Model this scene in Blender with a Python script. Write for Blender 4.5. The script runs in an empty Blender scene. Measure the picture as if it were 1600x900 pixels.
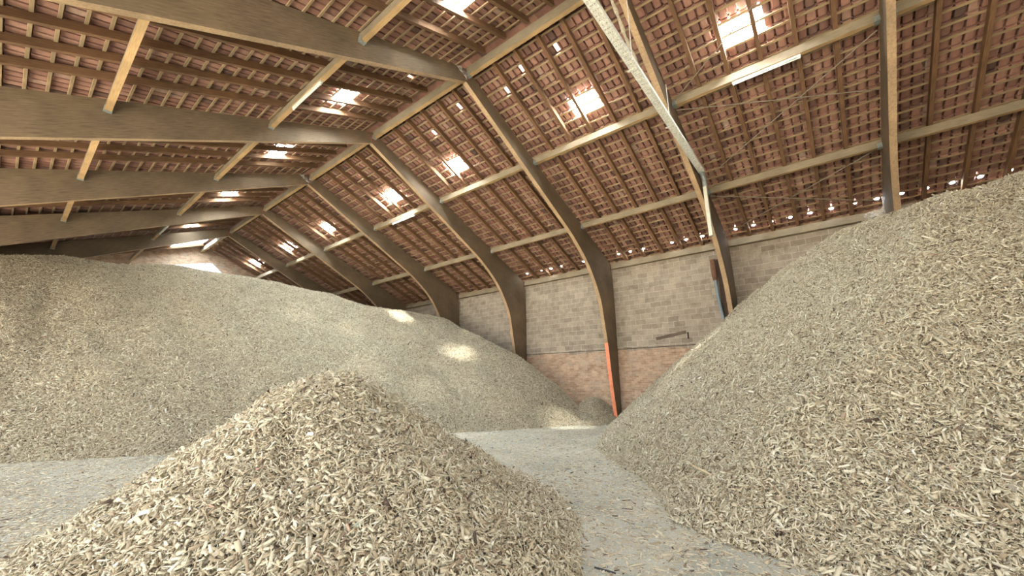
import bpy, math
import numpy as np
from mathutils import Vector, Matrix
SKY_E, STRIP_E, VENT_E, SKY_S, SUN_E, EXPO = 28.0, 3.5, 25.0, 1.0, 10.0, 2.8
SKY_COL = (.92, .97, 1.0)
SUN_D = (.40, .34, -1)
LEFT_Y0, LEFT_Y, FRONT_X = -2.0, 21.5, 0.0  # limits of the unseen walls, set to shape the light
rng = np.random.default_rng(7)
C = bpy.context.scene.collection
# ------------------------------------------------------------------ layout (metres)
RX = 7.09                      # ridge line X
TAN = 0.415; ANG = math.atan(TAN); CA, SA = math.cos(ANG), math.sin(ANG)
FY = [-2.03, 2.54, 7.39, 12.36, 17.36, 22.48, 27.54]   # near faces of the portal frames
FT = 0.15                      # frame thickness
GABLE = 33.4
WALLX = 16.72
ROOF_Y0 = -6.6
BAYS = [(-6.6, FY[0])] + [(FY[i] + FT, FY[i + 1]) for i in range(6)] + [(FY[6] + FT, GABLE)]
FRAME_SAY = ["portal frame seen edge-on at the right", "portal frame carrying the cable tray", "portal frame with the orange-painted foot",
             "first portal frame beyond the orange-footed one", "second portal frame beyond the orange-footed one",
             "third portal frame beyond the orange-footed one", "last portal frame before the far gable"]
BAY_SAY = ["bay at the right edge", "bay between edge-on frame and cable-tray frame", "bay between cable-tray frame and orange-footed frame",
           "first bay beyond orange-footed frame", "second bay beyond orange-footed frame", "third bay beyond orange-footed frame",
           "fourth bay beyond orange-footed frame", "end bay against far gable"]
ORD = ["first", "second", "third", "fourth", "fifth", "sixth", "seventh", "eighth", "ninth", "tenth", "eleventh", "twelfth", "thirteenth",
       "fourteenth", "fifteenth", "sixteenth", "seventeenth", "eighteenth", "nineteenth", "twentieth", "twenty-first", "twenty-second",
       "twenty-third", "twenty-fourth", "twenty-fifth", "twenty-sixth", "twenty-seventh", "twenty-eighth", "twenty-ninth", "thirtieth",
       "thirty-first", "thirty-second", "thirty-third", "thirty-fourth"]

# ------------------------------------------------------------------ materials
def mat(name):
    m = bpy.data.materials.new(name); m.use_nodes = True
    nt = m.node_tree; b = nt.nodes['Principled BSDF']
    return m, nt, b
def N(nt, t, **kw):
    n = nt.nodes.new(t)
    for k, v in kw.items():
        if k in n.inputs: n.inputs[k].default_value = v
        else: setattr(n, k, v)
    return n
def ramp(nt, stops, interp='LINEAR'):
    r = nt.nodes.new('ShaderNodeValToRGB'); cr = r.color_ramp; cr.interpolation = interp
    while len(cr.elements) < len(stops): cr.elements.new(.5)
    for e, (p, c) in zip(cr.elements, stops):
        e.position = p; e.color = (*c, 1)
    return r
def lin(r, g, b):
    f = lambda c: ((c / 255 + .055) / 1.055) ** 2.4 if c > 10 else c / 255 / 12.92
    return (f(r), f(g), f(b))
def timber(name, c1, c2, c3, scale=(1.2, 22, 1), rough=.85, lam=0.0, bump=.25):
    m, nt, b = mat(name)
    tc = N(nt, 'ShaderNodeTexCoord'); mp = N(nt, 'ShaderNodeMapping'); mp.inputs['Scale'].default_value = scale
    nt.links.new(tc.outputs['UV'], mp.inputs['Vector'])
    n1 = N(nt, 'ShaderNodeTexNoise', Scale=3.0, Detail=6.0, Roughness=.65); nt.links.new(mp.outputs[0], n1.inputs['Vector'])
    r = ramp(nt, [(.28, c1), (.5, c2), (.75, c3)]); nt.links.new(n1.outputs['Fac'], r.inputs[0])
    n2 = N(nt, 'ShaderNodeTexNoise', Scale=1.1, Detail=3.0); nt.links.new(tc.outputs['Object'], n2.inputs['Vector'])
    r2 = ramp(nt, [(.3, (.72, .72, .72)), (.7, (1.15, 1.12, 1.08))]); nt.links.new(n2.outputs['Fac'], r2.inputs[0])
    mx = N(nt, 'ShaderNodeMix', data_type='RGBA', blend_type='MULTIPLY'); mx.inputs[0].default_value = 1
    nt.links.new(r.outputs[0], mx.inputs[6]); nt.links.new(r2.outputs[0], mx.inputs[7])
    last = mx.outputs[2]
    if lam:
        sx = N(nt, 'ShaderNodeSeparateXYZ'); nt.links.new(tc.outputs['UV'], sx.inputs[0])
        mo = N(nt, 'ShaderNodeMath', operation='PINGPONG'); mo.inputs[1].default_value = lam; nt.links.new(sx.outputs['Y'], mo.inputs[0])
        lt = N(nt, 'ShaderNodeMath', operation='LESS_THAN'); lt.inputs[1].default_value = .0022; nt.links.new(mo.outputs[0], lt.inputs[0])
        ml = N(nt, 'ShaderNodeMath', operation='MULTIPLY'); ml.inputs[1].default_value = .45; nt.links.new(lt.outputs[0], ml.inputs[0])
        mz = N(nt, 'ShaderNodeMix', data_type='RGBA', blend_type='MULTIPLY'); mz.inputs[7].default_value = (.45, .4, .35, 1)
        nt.links.new(ml.outputs[0], mz.inputs[0]); nt.links.new(last, mz.inputs[6]); last = mz.outputs[2]
    nt.links.new(last, b.inputs['Base Color']); b.inputs['Roughness'].default_value = rough
    bp = N(nt, 'ShaderNodeBump', Strength=bump, Distance=.006); nt.links.new(n1.outputs['Fac'], bp.inputs['Height']); nt.links.new(bp.outputs[0], b.inputs['Normal'])
    return m
M = {}
M['glulam'] = timber('dusty_glulam', lin(88, 74, 58), lin(118, 101, 80), lin(140, 122, 98), lam=.045)
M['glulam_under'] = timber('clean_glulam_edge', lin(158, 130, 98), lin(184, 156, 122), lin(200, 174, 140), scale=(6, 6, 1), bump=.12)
M['purlin'] = timber('dusty_purlin_timber', lin(126, 114, 94), lin(156, 142, 118), lin(176, 162, 138))
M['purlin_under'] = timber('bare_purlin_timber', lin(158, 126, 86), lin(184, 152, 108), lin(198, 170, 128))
M['rafter'] = timber('brown_rafter_timber', lin(88, 62, 42), lin(124, 92, 64), lin(148, 114, 84))
M['batten'] = timber('grey_batten_timber', lin(136, 114, 84), lin(170, 146, 112), lin(190, 168, 132))
M['plank'] = timber('weathered_plank', lin(86, 74, 62), lin(112, 98, 84), lin(132, 118, 102))
M['stick'] = timber('fresh_cut_wood', lin(190, 174, 138), lin(214, 198, 162), lin(226, 212, 182))

def simple(name, col, rough=.6, metal=0, noise=.25, scale=6):
    m, nt, b = mat(name)
    tc = N(nt, 'ShaderNodeTexCoord'); n = N(nt, 'ShaderNodeTexNoise', Scale=scale, Detail=5.0); nt.links.new(tc.outputs['Object'], n.inputs['Vector'])
    k = noise
    r = ramp(nt, [(.3, tuple(c * (1 - k) for c in col)), (.7, tuple(min(1, c * (1 + k)) for c in col))]); nt.links.new(n.outputs['Fac'], r.inputs[0])
    nt.links.new(r.outputs[0], b.inputs['Base Color']); b.inputs['Roughness'].default_value = rough; b.inputs['Metallic'].default_value = metal
    return m
M['galv'] = simple('galvanised_steel', lin(176, 186, 184), .42, .6, .2, 30)
M['tray'] = simple('dusty_galvanised_tray', lin(216, 214, 202), .7, 0, .25, 25)
M['duct'] = simple('cream_duct', lin(206, 200, 180), .6, 0, .1, 8)
M['dust'] = simple('dust_covered_cable', lin(176, 164, 142), .95, 0, .25, 30)
M['rod'] = simple('dull_steel_rod', lin(150, 138, 120), .6, .3, .2, 20)
M['orange'] = simple('orange_paint', lin(246, 148, 110), .55, 0, .12, 8)
M['bluepipe'] = simple('blue_grey_pipe', lin(140, 156, 164), .5, 0, .15, 8)
M['rust'] = simple('rusty_iron', lin(128, 94, 74), .9, 0, .3, 14)
M['white'] = simple('white_enamel', lin(226, 232, 226), .4, 0, .05, 5)
M['black'] = simple('black_rubber', lin(58, 58, 60), .7, 0, .2, 9)
M['darkwood'] = simple('dark_bark', lin(74, 58, 48), .9, 0, .3, 30)
M['tanwood'] = simple('tan_wood', lin(184, 150, 112), .85, 0, .2, 30)
M['greenwood'] = simple('pale_green_painted_wood', lin(188, 200, 180), .8, 0, .12, 30)
M['whitescrap'] = simple('white_scrap', lin(232, 232, 222), .7, 0, .06, 20)
M['greywood'] = simple('grey_wood', lin(160, 150, 132), .9, 0, .2, 30)
M['web'] = None

def glass(name, e, col=(.80, .92, 1.0), clear=True):
    m, nt, b = mat(name); out = nt.nodes['Material Output']; nt.nodes.remove(b)
    t = N(nt, 'ShaderNodeBsdfTransparent'); t.inputs[0].default_value = (.9, .93, .95, 1) if clear else (.02, .02, .02, 1)
    em = N(nt, 'ShaderNodeEmission'); em.inputs[0].default_value = (*col, 1); em.inputs[1].default_value = e
    a = N(nt, 'ShaderNodeAddShader'); nt.links.new(t.outputs[0], a.inputs[0]); nt.links.new(em.outputs[0], a.inputs[1]); nt.links.new(a.outputs[0], out.inputs[0])
    return m
M['glass'] = glass('daylit_glass_tile', SKY_E)
M['glass_no_sun'] = glass('no_sun_glass_tile', SKY_E, clear=False)  # left-slope panes made nearly opaque to keep sun patches off the heaps
M['strip'] = glass('milky_strip_glass', STRIP_E, clear=False)
M['vent'] = glass('daylight_opening', VENT_E)
def webmat():
    m, nt, b = mat('cobweb'); out = nt.nodes['Material Output']
    b.inputs['Base Color'].default_value = (.75, .73, .7, 1); b.inputs['Roughness'].default_value = 1
    tc = N(nt, 'ShaderNodeTexCoord'); n = N(nt, 'ShaderNodeTexNoise', Scale=9.0, Detail=6.0); nt.links.new(tc.outputs['Object'], n.inputs['Vector'])
    r = ramp(nt, [(.35, (0.12, .12, .12)), (.65, (.6, .6, .6))]); nt.links.new(n.outputs['Fac'], r.inputs[0]); nt.links.new(r.outputs[0], b.inputs['Alpha'])
    return m
M['web'] = webmat()

def tile_mat():
    m, nt, b = mat('terracotta_tile')
    at = N(nt, 'ShaderNodeAttribute', attribute_name='tint')
    r = ramp(nt, [(0, lin(88, 70, 63)), (.12, lin(118, 91, 81)), (.45, lin(152, 111, 96)), (.8, lin(174, 133, 115)), (1, lin(180, 152, 136))])
    nt.links.new(at.outputs['Fac'], r.inputs[0])
    tc = N(nt, 'ShaderNodeTexCoord'); n = N(nt, 'ShaderNodeTexNoise', Scale=7.0, Detail=6.0, Roughness=.7); nt.links.new(tc.outputs['Object'], n.inputs['Vector'])
    r2 = ramp(nt, [(.3, (.80, .78, .76)), (.65, (1.08, 1.07, 1.06))]); nt.links.new(n.outputs['Fac'], r2.inputs[0])
    mx = N(nt, 'ShaderNodeMix', data_type='RGBA', blend_type='MULTIPLY'); mx.inputs[0].default_value = 1
    nt.links.new(r.outputs[0], mx.inputs[6]); nt.links.new(r2.outputs[0], mx.inputs[7]); nt.links.new(mx.outputs[2], b.inputs['Base Color'])
    b.inputs['Roughness'].default_value = .9
    return m
M['tile'] = tile_mat()

def wall_mat(name, axis, brick_top, pale_part=False):
    m, nt, b = mat(name)
    tc = N(nt, 'ShaderNodeTexCoord'); sx = N(nt, 'ShaderNodeSeparateXYZ'); nt.links.new(tc.outputs['Object'], sx.inputs[0])
    cx = N(nt, 'ShaderNodeCombineXYZ'); nt.links.new(sx.outputs[axis], cx.inputs[0]); nt.links.new(sx.outputs['Z'], cx.inputs[1])
    wn = N(nt, 'ShaderNodeTexNoise', Scale=2.2, Detail=3.0); nt.links.new(tc.outputs['Object'], wn.inputs['Vector'])
    wa = N(nt, 'ShaderNodeVectorMath', operation='MULTIPLY_ADD'); wa.inputs[1].default_value = (.05, .05, 0); nt.links.new(wn.outputs['Color'], wa.inputs[0]); nt.links.new(cx.outputs[0], wa.inputs[2])
    def bricks(w, h, mort, c1, c2, cm, smooth):
        bt = N(nt, 'ShaderNodeTexBrick', Scale=1.0); bt.inputs['Brick Width'].default_value = w; bt.inputs['Row Height'].default_value = h
        bt.inputs['Mortar Size'].default_value = mort; bt.inputs['Mortar Smooth'].default_value = smooth; bt.inputs['Bias'].default_value = 0
        bt.inputs['Color1'].default_value = (*c1, 1); bt.inputs['Color2'].default_value = (*c2, 1); bt.inputs['Mortar'].default_value = (*cm, 1)
        nt.links.new(wa.outputs[0], bt.inputs['Vector']); return bt
    blk = bricks(.45, .225, .012, lin(158, 145, 128), lin(186, 172, 153), lin(206, 196, 180), .6)
    brk = bricks(.23, .077, .008, lin(178, 142, 114), lin(212, 180, 150), lin(198, 184, 164), .3)
    nz = N(nt, 'ShaderNodeTexNoise', Scale=1.3, Detail=4.0); nt.links.new(tc.outputs['Object'], nz.inputs['Vector'])
    # block / brick boundary, ragged
    ad = N(nt, 'ShaderNodeMath', operation='MULTIPLY_ADD'); ad.inputs[1].default_value = .35; nt.links.new(nz.outputs['Fac'], ad.inputs[0]); nt.links.new(sx.outputs['Z'], ad.inputs[2])
    gt = N(nt, 'ShaderNodeMath', operation='GREATER_THAN'); gt.inputs[1].default_value = brick_top + .17; nt.links.new(ad.outputs[0], gt.inputs[0])
    mx = N(nt, 'ShaderNodeMix', data_type='RGBA'); nt.links.new(gt.outputs[0], mx.inputs[0]); nt.links.new(brk.outputs['Color'], mx.inputs[6]); nt.links.new(blk.outputs['Color'], mx.inputs[7])
    # grime and mortar smears
    n2 = N(nt, 'ShaderNodeTexNoise', Scale=3.5, Detail=8.0, Roughness=.7); nt.links.new(tc.outputs['Object'], n2.inputs['Vector'])
    r2 = ramp(nt, [(.32, (.70, .68, .66)), (.55, (1, 1, 1)), (.75, (1.12, 1.1, 1.06))]); nt.links.new(n2.outputs['Fac'], r2.inputs[0])
    m2 = N(nt, 'ShaderNodeMix', data_type='RGBA', blend_type='MULTIPLY'); m2.inputs[0].default_value = 1; nt.links.new(mx.outputs[2], m2.inputs[6]); nt.links.new(r2.outputs[0], m2.inputs[7])
    n3 = N(nt, 'ShaderNodeTexNoise', Scale=1.7, Detail=7.0, Roughness=.75); nt.links.new(wa.outputs[0], n3.inputs['Vector'])
    r3 = ramp(nt, [(.52, (0, 0, 0)), (.66, (1, 1, 1))]); nt.links.new(n3.outputs['Fac'], r3.inputs[0])
    k3 = N(nt, 'ShaderNodeMath', operation='MULTIPLY'); k3.inputs[1].default_value = .75; nt.links.new(r3.outputs[0], k3.inputs[0])
    m3 = N(nt, 'ShaderNodeMix', data_type='RGBA'); m3.inputs[7].default_value = (*lin(182, 170, 152), 1); nt.links.new(k3.outputs[0], m3.inputs[0]); nt.links.new(m2.outputs[2], m3.inputs[6])
    last = m3.outputs[2]
    if pale_part:
        # paler lower part of the gable: below a sloping ragged edge
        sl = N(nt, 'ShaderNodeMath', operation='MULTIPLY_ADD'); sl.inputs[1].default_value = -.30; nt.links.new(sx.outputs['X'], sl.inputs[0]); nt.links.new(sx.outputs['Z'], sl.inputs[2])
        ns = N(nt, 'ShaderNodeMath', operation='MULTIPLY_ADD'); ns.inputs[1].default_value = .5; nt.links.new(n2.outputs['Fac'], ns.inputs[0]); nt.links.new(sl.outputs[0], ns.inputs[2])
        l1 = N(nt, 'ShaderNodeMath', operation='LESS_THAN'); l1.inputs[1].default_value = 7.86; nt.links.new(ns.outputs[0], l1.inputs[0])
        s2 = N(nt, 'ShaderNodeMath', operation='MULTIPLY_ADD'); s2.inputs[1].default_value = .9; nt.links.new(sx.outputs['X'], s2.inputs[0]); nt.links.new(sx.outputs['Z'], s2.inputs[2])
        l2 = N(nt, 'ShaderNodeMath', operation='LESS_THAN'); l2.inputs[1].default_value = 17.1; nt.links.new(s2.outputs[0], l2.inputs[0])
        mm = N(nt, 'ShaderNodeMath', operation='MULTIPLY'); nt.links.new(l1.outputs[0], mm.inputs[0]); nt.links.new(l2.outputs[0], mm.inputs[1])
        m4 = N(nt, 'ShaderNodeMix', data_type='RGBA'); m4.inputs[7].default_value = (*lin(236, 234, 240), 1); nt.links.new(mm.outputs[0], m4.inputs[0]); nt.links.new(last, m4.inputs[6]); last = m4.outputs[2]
    nt.links.new(last, b.inputs['Base Color']); b.inputs['Roughness'].default_value = .95
    inv = N(nt, 'ShaderNodeMath', operation='MULTIPLY_ADD'); inv.inputs[1].default_value = -.6; nt.links.new(blk.outputs['Fac'], inv.inputs[0]); nt.links.new(n2.outputs['Fac'], inv.inputs[2])
    bp = N(nt, 'ShaderNodeBump', Strength=.6, Distance=.015); nt.links.new(inv.outputs[0], bp.inputs['Height']); nt.links.new(bp.outputs[0], b.inputs['Normal'])
    return m
M['wall_right'] = wall_mat('block_and_brick_wall', 'Y', 2.98)
M['wall_far'] = wall_mat('brick_gable_wall', 'X', 30.0, pale_part=True)
M['wall_left'] = wall_mat('left_block_wall', 'Y', 0.0)

def floor_mat():
    m, nt, b = mat('worn_concrete_floor')
    tc = N(nt, 'ShaderNodeTexCoord')
    n1 = N(nt, 'ShaderNodeTexNoise', Scale=.55, Detail=8.0, Roughness=.65); nt.links.new(tc.outputs['Object'], n1.inputs['Vector'])
    r1 = ramp(nt, [(.32, lin(146, 150, 142)), (.5, lin(182, 185, 176)), (.68, lin(208, 210, 200))]); nt.links.new(n1.outputs['Fac'], r1.inputs[0])
    n2 = N(nt, 'ShaderNodeTexNoise', Scale=60.0, Detail=5.0, Roughness=.7); nt.links.new(tc.outputs['Object'], n2.inputs['Vector'])
    r2 = ramp(nt, [(.35, (.72, .72, .7)), (.6, (1.1, 1.08, 1.04))]); nt.links.new(n2.outputs['Fac'], r2.inputs[0])
    mx = N(nt, 'ShaderNodeMix', data_type='RGBA', blend_type='MULTIPLY'); mx.inputs[0].default_value = 1; nt.links.new(r1.outputs[0], mx.inputs[6]); nt.links.new(r2.outputs[0], mx.inputs[7])
    # trodden dust of fine chips
    n3 = N(nt, 'ShaderNodeTexNoise', Scale=1.6, Detail=9.0, Roughness=.8); nt.links.new(tc.outputs['Object'], n3.inputs['Vector'])
    r3 = ramp(nt, [(.47, (0, 0, 0)), (.62, (.8, .8, .8))]); nt.links.new(n3.outputs['Fac'], r3.inputs[0])
    m3 = N(nt, 'ShaderNodeMix', data_type='RGBA'); m3.inputs[7].default_value = (*lin(186, 178, 158), 1); nt.links.new(r3.outputs[0], m3.inputs[0]); nt.links.new(mx.outputs[2], m3.inputs[6])
    nt.links.new(m3.outputs[2], b.inputs['Base Color']); b.inputs['Roughness'].default_value = .8
    bp = N(nt, 'ShaderNodeBump', Strength=.3, Distance=.01); nt.links.new(n2.outputs['Fac'], bp.inputs['Height']); nt.links.new(bp.outputs[0], b.inputs['Normal'])
    return m
M['floor'] = floor_mat()
M['yard'] = simple('pale_gravel_yard', lin(176, 170, 158), .95, 0, .2, 3)

def pile_mat():
    # the packed chips below the loose top layer: chip-sized cells, every one its own wood colour
    m, nt, b = mat('packed_wood_chips')
    tc = N(nt, 'ShaderNodeTexCoord')
    wn = N(nt, 'ShaderNodeTexNoise', Scale=5.0, Detail=2.0); nt.links.new(tc.outputs['Object'], wn.inputs['Vector'])
    ad = N(nt, 'ShaderNodeVectorMath', operation='MULTIPLY_ADD'); ad.inputs[1].default_value = (.25, .25, .25); nt.links.new(wn.outputs['Color'], ad.inputs[0]); nt.links.new(tc.outputs['Object'], ad.inputs[2])
    mp = N(nt, 'ShaderNodeMapping'); mp.inputs['Scale'].default_value = (1, 1.3, 1.6); nt.links.new(ad.outputs[0], mp.inputs['Vector'])
    v = N(nt, 'ShaderNodeTexVoronoi', Scale=26.0); v.inputs['Randomness'].default_value = 1; nt.links.new(mp.outputs[0], v.inputs['Vector'])
    sx = N(nt, 'ShaderNodeSeparateColor'); nt.links.new(v.outputs['Color'], sx.inputs[0])
    r = ramp(nt, CHIP_RAMP); nt.links.new(sx.outputs[0], r.inputs[0])
    rd = ramp(nt, [(.0, (1.05, 1.05, 1.05)), (.55, (.8, .78, .74)), (.9, (.5, .46, .4))]); nt.links.new(v.outputs['Distance'], rd.inputs[0])  # gap shade between chips painted in: colour darkens towards cell edges
    mx = N(nt, 'ShaderNodeMix', data_type='RGBA', blend_type='MULTIPLY'); mx.inputs[0].default_value = 1; nt.links.new(r.outputs[0], mx.inputs[6]); nt.links.new(rd.outputs[0], mx.inputs[7])
    nt.links.new(mx.outputs[2], b.inputs['Base Color']); b.inputs['Roughness'].default_value = .95
    bp = N(nt, 'ShaderNodeBump', Strength=.9, Distance=.03); bp.invert = True; nt.links.new(v.outputs['Distance'], bp.inputs['Height']); nt.links.new(bp.outputs[0], b.inputs['Normal'])
    return m
CHIP_RAMP = [(0, lin(99, 85, 67)), (.10, lin(139, 125, 101)), (.30, lin(178, 165, 139)), (.55, lin(202, 193, 168)), (.85, lin(219, 213, 191)), (1, lin(232, 229, 214))]
M['pile'] = pile_mat()
def chip_mat():
    m, nt, b = mat('loose_wood_chip')
    at = N(nt, 'ShaderNodeAttribute', attribute_name='tint')
    r = ramp(nt, [(0, lin(84, 69, 57)), (.06, lin(120, 101, 84)), (.16, lin(154, 137, 112)), (.34, lin(185, 172, 144)), (.6, lin(207, 198, 171)), (.84, lin(222, 216, 194)), (.93, lin(231, 228, 216)), (.97, lin(206, 213, 206)), (1, lin(183, 156, 135))])
    nt.links.new(at.outputs['Fac'], r.inputs[0]); nt.links.new(r.outputs[0], b.inputs['Base Color']); b.inputs['Roughness'].default_value = .85
    return m
M['chip'] = chip_mat()
# ------------------------------------------------------------------ mesh building
class MB:
    def __init__(s): s.v = []; s.f = []; s.m = []; s.uv = []
    def quad(s, p, mi=0, uv=None):
        i = len(s.v); s.v += [tuple(q) for q in p]; s.f.append(tuple(range(i, i + len(p)))); s.m.append(mi)
        s.uv += uv if uv else [(0, 0)] * len(p)
    def box(s, c, ex, ey, ez, mi=(0, 0, 0, 0, 0, 0)):
        """box about c; ex, ey, ez are half-extent vectors. mi: material per face -x +x -y +y -z +z. UV: u runs along the longest axis."""
        c, a = Vector(c), [Vector(ex), Vector(ey), Vector(ez)]
        L = [q.length for q in a]; lo = L.index(max(L)); off = (c.x + c.y * 1.7) % 3
        if isinstance(mi, int): mi = (mi,) * 6
        for ax in range(3):
            o = [k for k in range(3) if k != ax]
            if lo in o and o[0] != lo: o = o[::-1]
            for si, sg in enumerate((-1, 1)):
                pts, uv = [], []
                for (p, q) in ((-1, -1), (1, -1), (1, 1), (-1, 1)):
                    pts.append(c + a[ax] * sg + a[o[0]] * p + a[o[1]] * q)
                    uv.append((off + p * L[o[0]], off + .37 * ax + .11 * si + q * L[o[1]]))
                n = (pts[1] - pts[0]).cross(pts[2] - pts[0])
                if n.dot(a[ax] * sg) < 0: pts.reverse(); uv.reverse()
                s.quad(pts, mi[ax * 2 + si], uv)
    def tube(s, path, r, seg=10, mi=0, caps=True):
        P = [Vector(p) for p in path]; rings = []; n = len(P)
        rr = r if isinstance(r, (list, tuple)) else [r] * n
        for i, p in enumerate(P):
            t = (P[min(i + 1, n - 1)] - P[max(i - 1, 0)]).normalized()
            a = t.cross(Vector((.13, .27, .95))); a = a.normalized() if a.length > 1e-4 else Vector((1, 0, 0)); b = t.cross(a)
            rings.append([p + (a * math.cos(2 * math.pi * k / seg) + b * math.sin(2 * math.pi * k / seg)) * rr[i] for k in range(seg)])
        L = 0
        for i in range(n - 1):
            d = (P[i + 1] - P[i]).length
            for k in range(seg):
                k2 = (k + 1) % seg
                s.quad([rings[i][k], rings[i][k2], rings[i + 1][k2], rings[i + 1][k]], mi, [(L, k * .1), (L, k * .1 + .1), (L + d, k * .1 + .1), (L + d, k * .1)])
            L += d
        if caps:
            s.quad(rings[0][::-1], mi); s.quad(rings[-1], mi)
def mesh_from(name, verts, faces, mats, mi=None, uv=None, smooth=False):
    me = bpy.data.meshes.new(name); me.from_pydata([tuple(v) for v in verts], [], faces)
    for m in mats: me.materials.append(m)
    if mi is not None: me.polygons.foreach_set('material_index', mi)
    if uv is not None:
        l = me.uv_layers.new(name='UVMap'); l.data.foreach_set('uv', np.array(uv, dtype=np.float32).ravel())
    if smooth: me.polygons.foreach_set('use_smooth', [True] * len(me.polygons))
    me.update(); return me
def obj(name, mb, mats, parent=None, loc=None, smooth=False):
    """one mesh object. Its shape was given in world metres; the origin goes to the parent's place (or to loc)."""
    o0 = Vector(loc) if loc is not None else (Vector(parent['_at']) if parent is not None else Vector((0, 0, 0)))
    me = mesh_from(name, [Vector(v) - o0 for v in mb.v], mb.f, mats, mb.m, mb.uv, smooth)
    o = bpy.data.objects.new(name, me); C.objects.link(o)
    if parent is not None:
        o.parent = parent; o.location = o0 - Vector(parent['_at']); o['_at'] = tuple(o0)
    else: o.location = o0; o['_at'] = tuple(o0)
    return o
def tag(o, label, cat, group=None, kind=None):
    o['label'] = label; o['category'] = cat
    if group: o['group'] = group
    if kind: o['kind'] = kind
    return o
def thing(name, loc, label, cat, group=None):
    o = bpy.data.objects.new(name, None); C.objects.link(o); o.empty_display_size = .2
    o.location = loc; o['_at'] = tuple(loc); return tag(o, label, cat, group)
def structure(o): o['kind'] = 'structure'; return o
def dup(root, dloc, label):
    c = root.copy(); C.objects.link(c); c.location = Vector(root.location) + Vector(dloc); c['label'] = label
    c['_at'] = tuple(c.location)
    for ch in root.children:
        k = ch.copy(); C.objects.link(k); k.parent = c
        for g in ch.children:
            q = g.copy(); C.objects.link(q); q.parent = k
    return c
def P(side, s, y, n):          # a point of the roof: s metres down the slope from the ridge, n metres up from the rafter soffit
    return Vector((RX + side * (s * CA + n * SA), y, Z0 + n * CA - s * SA))
Z0 = 10.87

# ------------------------------------------------------------------ the setting
b = MB(); b.quad([(-6.2, ROOF_Y0, 0), (17.0, ROOF_Y0, 0), (17.0, GABLE, 0), (-6.2, GABLE, 0)])
structure(obj('floor', b, [M['floor']]))
b = MB(); b.box((2, 5, -.1), (60, 0, 0), (0, 60, 0), (0, 0, .08)); structure(obj('ground', b, [M['yard']]))
b = MB(); b.box((WALLX + .14, (ROOF_Y0 + GABLE) / 2, 3.33), (.14, 0, 0), (0, (GABLE - ROOF_Y0) / 2, 0), (0, 0, 3.33)); structure(obj('wall_right', b, [M['wall_right']]))
b = MB(); b.box((-6.1, (LEFT_Y + GABLE) / 2, 2.7), (.12, 0, 0), (0, (GABLE - LEFT_Y) / 2, 0), (0, 0, 2.7)); b.box((-6.1, (ROOF_Y0 + LEFT_Y0) / 2, 2.7), (.12, 0, 0), (0, (LEFT_Y0 - ROOF_Y0) / 2, 0), (0, 0, 2.7))  # unseen; near stretch added and gap sized to shape the light
structure(obj('wall_left', b, [M['wall_left']]))
b = MB(); b.box(((FRONT_X + 17) / 2, ROOF_Y0 - .1, 3.4), ((17 - FRONT_X) / 2, 0, 0), (0, .1, 0), (0, 0, 3.4)); b.quad([(-6.2, ROOF_Y0 - .1, 5.6), (17, ROOF_Y0 - .1, 6.9), (RX, ROOF_Y0 - .1, 11.1)])  # unseen; added to keep light off the near right heap
structure(obj('wall_front_blocker', b, [M['wall_left']]))
b = MB()
og = [(-6.2, 0), (17.0, 0), (17.0, 7.05), (RX, 11.16), (-6.2, 5.65)]
b.quad([(x, GABLE, z) for x, z in og]); b.quad([(x, GABLE + .25, z) for x, z in og][::-1])
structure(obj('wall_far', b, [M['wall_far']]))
b = MB(); b.box((WALLX + .16, (ROOF_Y0 + GABLE) / 2, 6.88), (.02, 0, 0), (0, (GABLE - ROOF_Y0) / 2, 0), (0, 0, .22)); structure(obj('trim_1', b, [M['batten']]))
# thin dark strip in place of the groove between the blocks and the old brickwork
b = MB(); b.box((WALLX - .012, 6.0, 3.04), (.012, 0, 0), (0, 7.5, 0), (0, 0, .012)); structure(obj('trim_2', b, [M['darkwood']]))

# ------------------------------------------------------------------ roof tiling
TW, TG, S0 = .205, .335, .105 - .335
PU = np.array([0, .075, .105, .28, .72, .87, .90]); PN = np.array([.10, .10, .016, .0, .0, .016, .10])
COL0 = ROOF_Y0
NCOL = int((GABLE - ROOF_Y0) / TW) + 1
NROWS = {1: 34, -1: 44}
SKY_R = [(.10, 1.05), (4.45, 5.36), (10.3, 11.02), (14.38, 15.25), (20.18, 21.10), (25.2, 25.85), (30.4, 31.05)]
SKY_L = [(5.3, 5.95), (10.22, 11.19), (15.0, 15.78), (20.4, 21.2), (26.1, 26.8)]
def cols(y0, y1): return range(int(round((y0 - COL0) / TW)), int(round((y1 - COL0) / TW)))
GLASS = {1: [], -1: []}          # clusters of glass tiles: lists of (row, column)
for (a, c) in SKY_R: GLASS[1].append([(r, k) for r in (8, 9) for k in cols(a, c)])
for (a, c) in SKY_L: GLASS[-1].append([(r, k) for r in (6, 7) for k in cols(a, c)])
STRIP = [(r, k) for r in range(1, 6) for k in cols(30.3, 32.35)]
CRACKS = {1: [(3, 5.94), (3, 4.79), (4, 6.75), (3, 8.6), (4, 10.4), (3, 12.9), (4, 15.2), (3, 16.6)], -1: [(3, 8.9), (3, 13.6)]}
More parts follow.
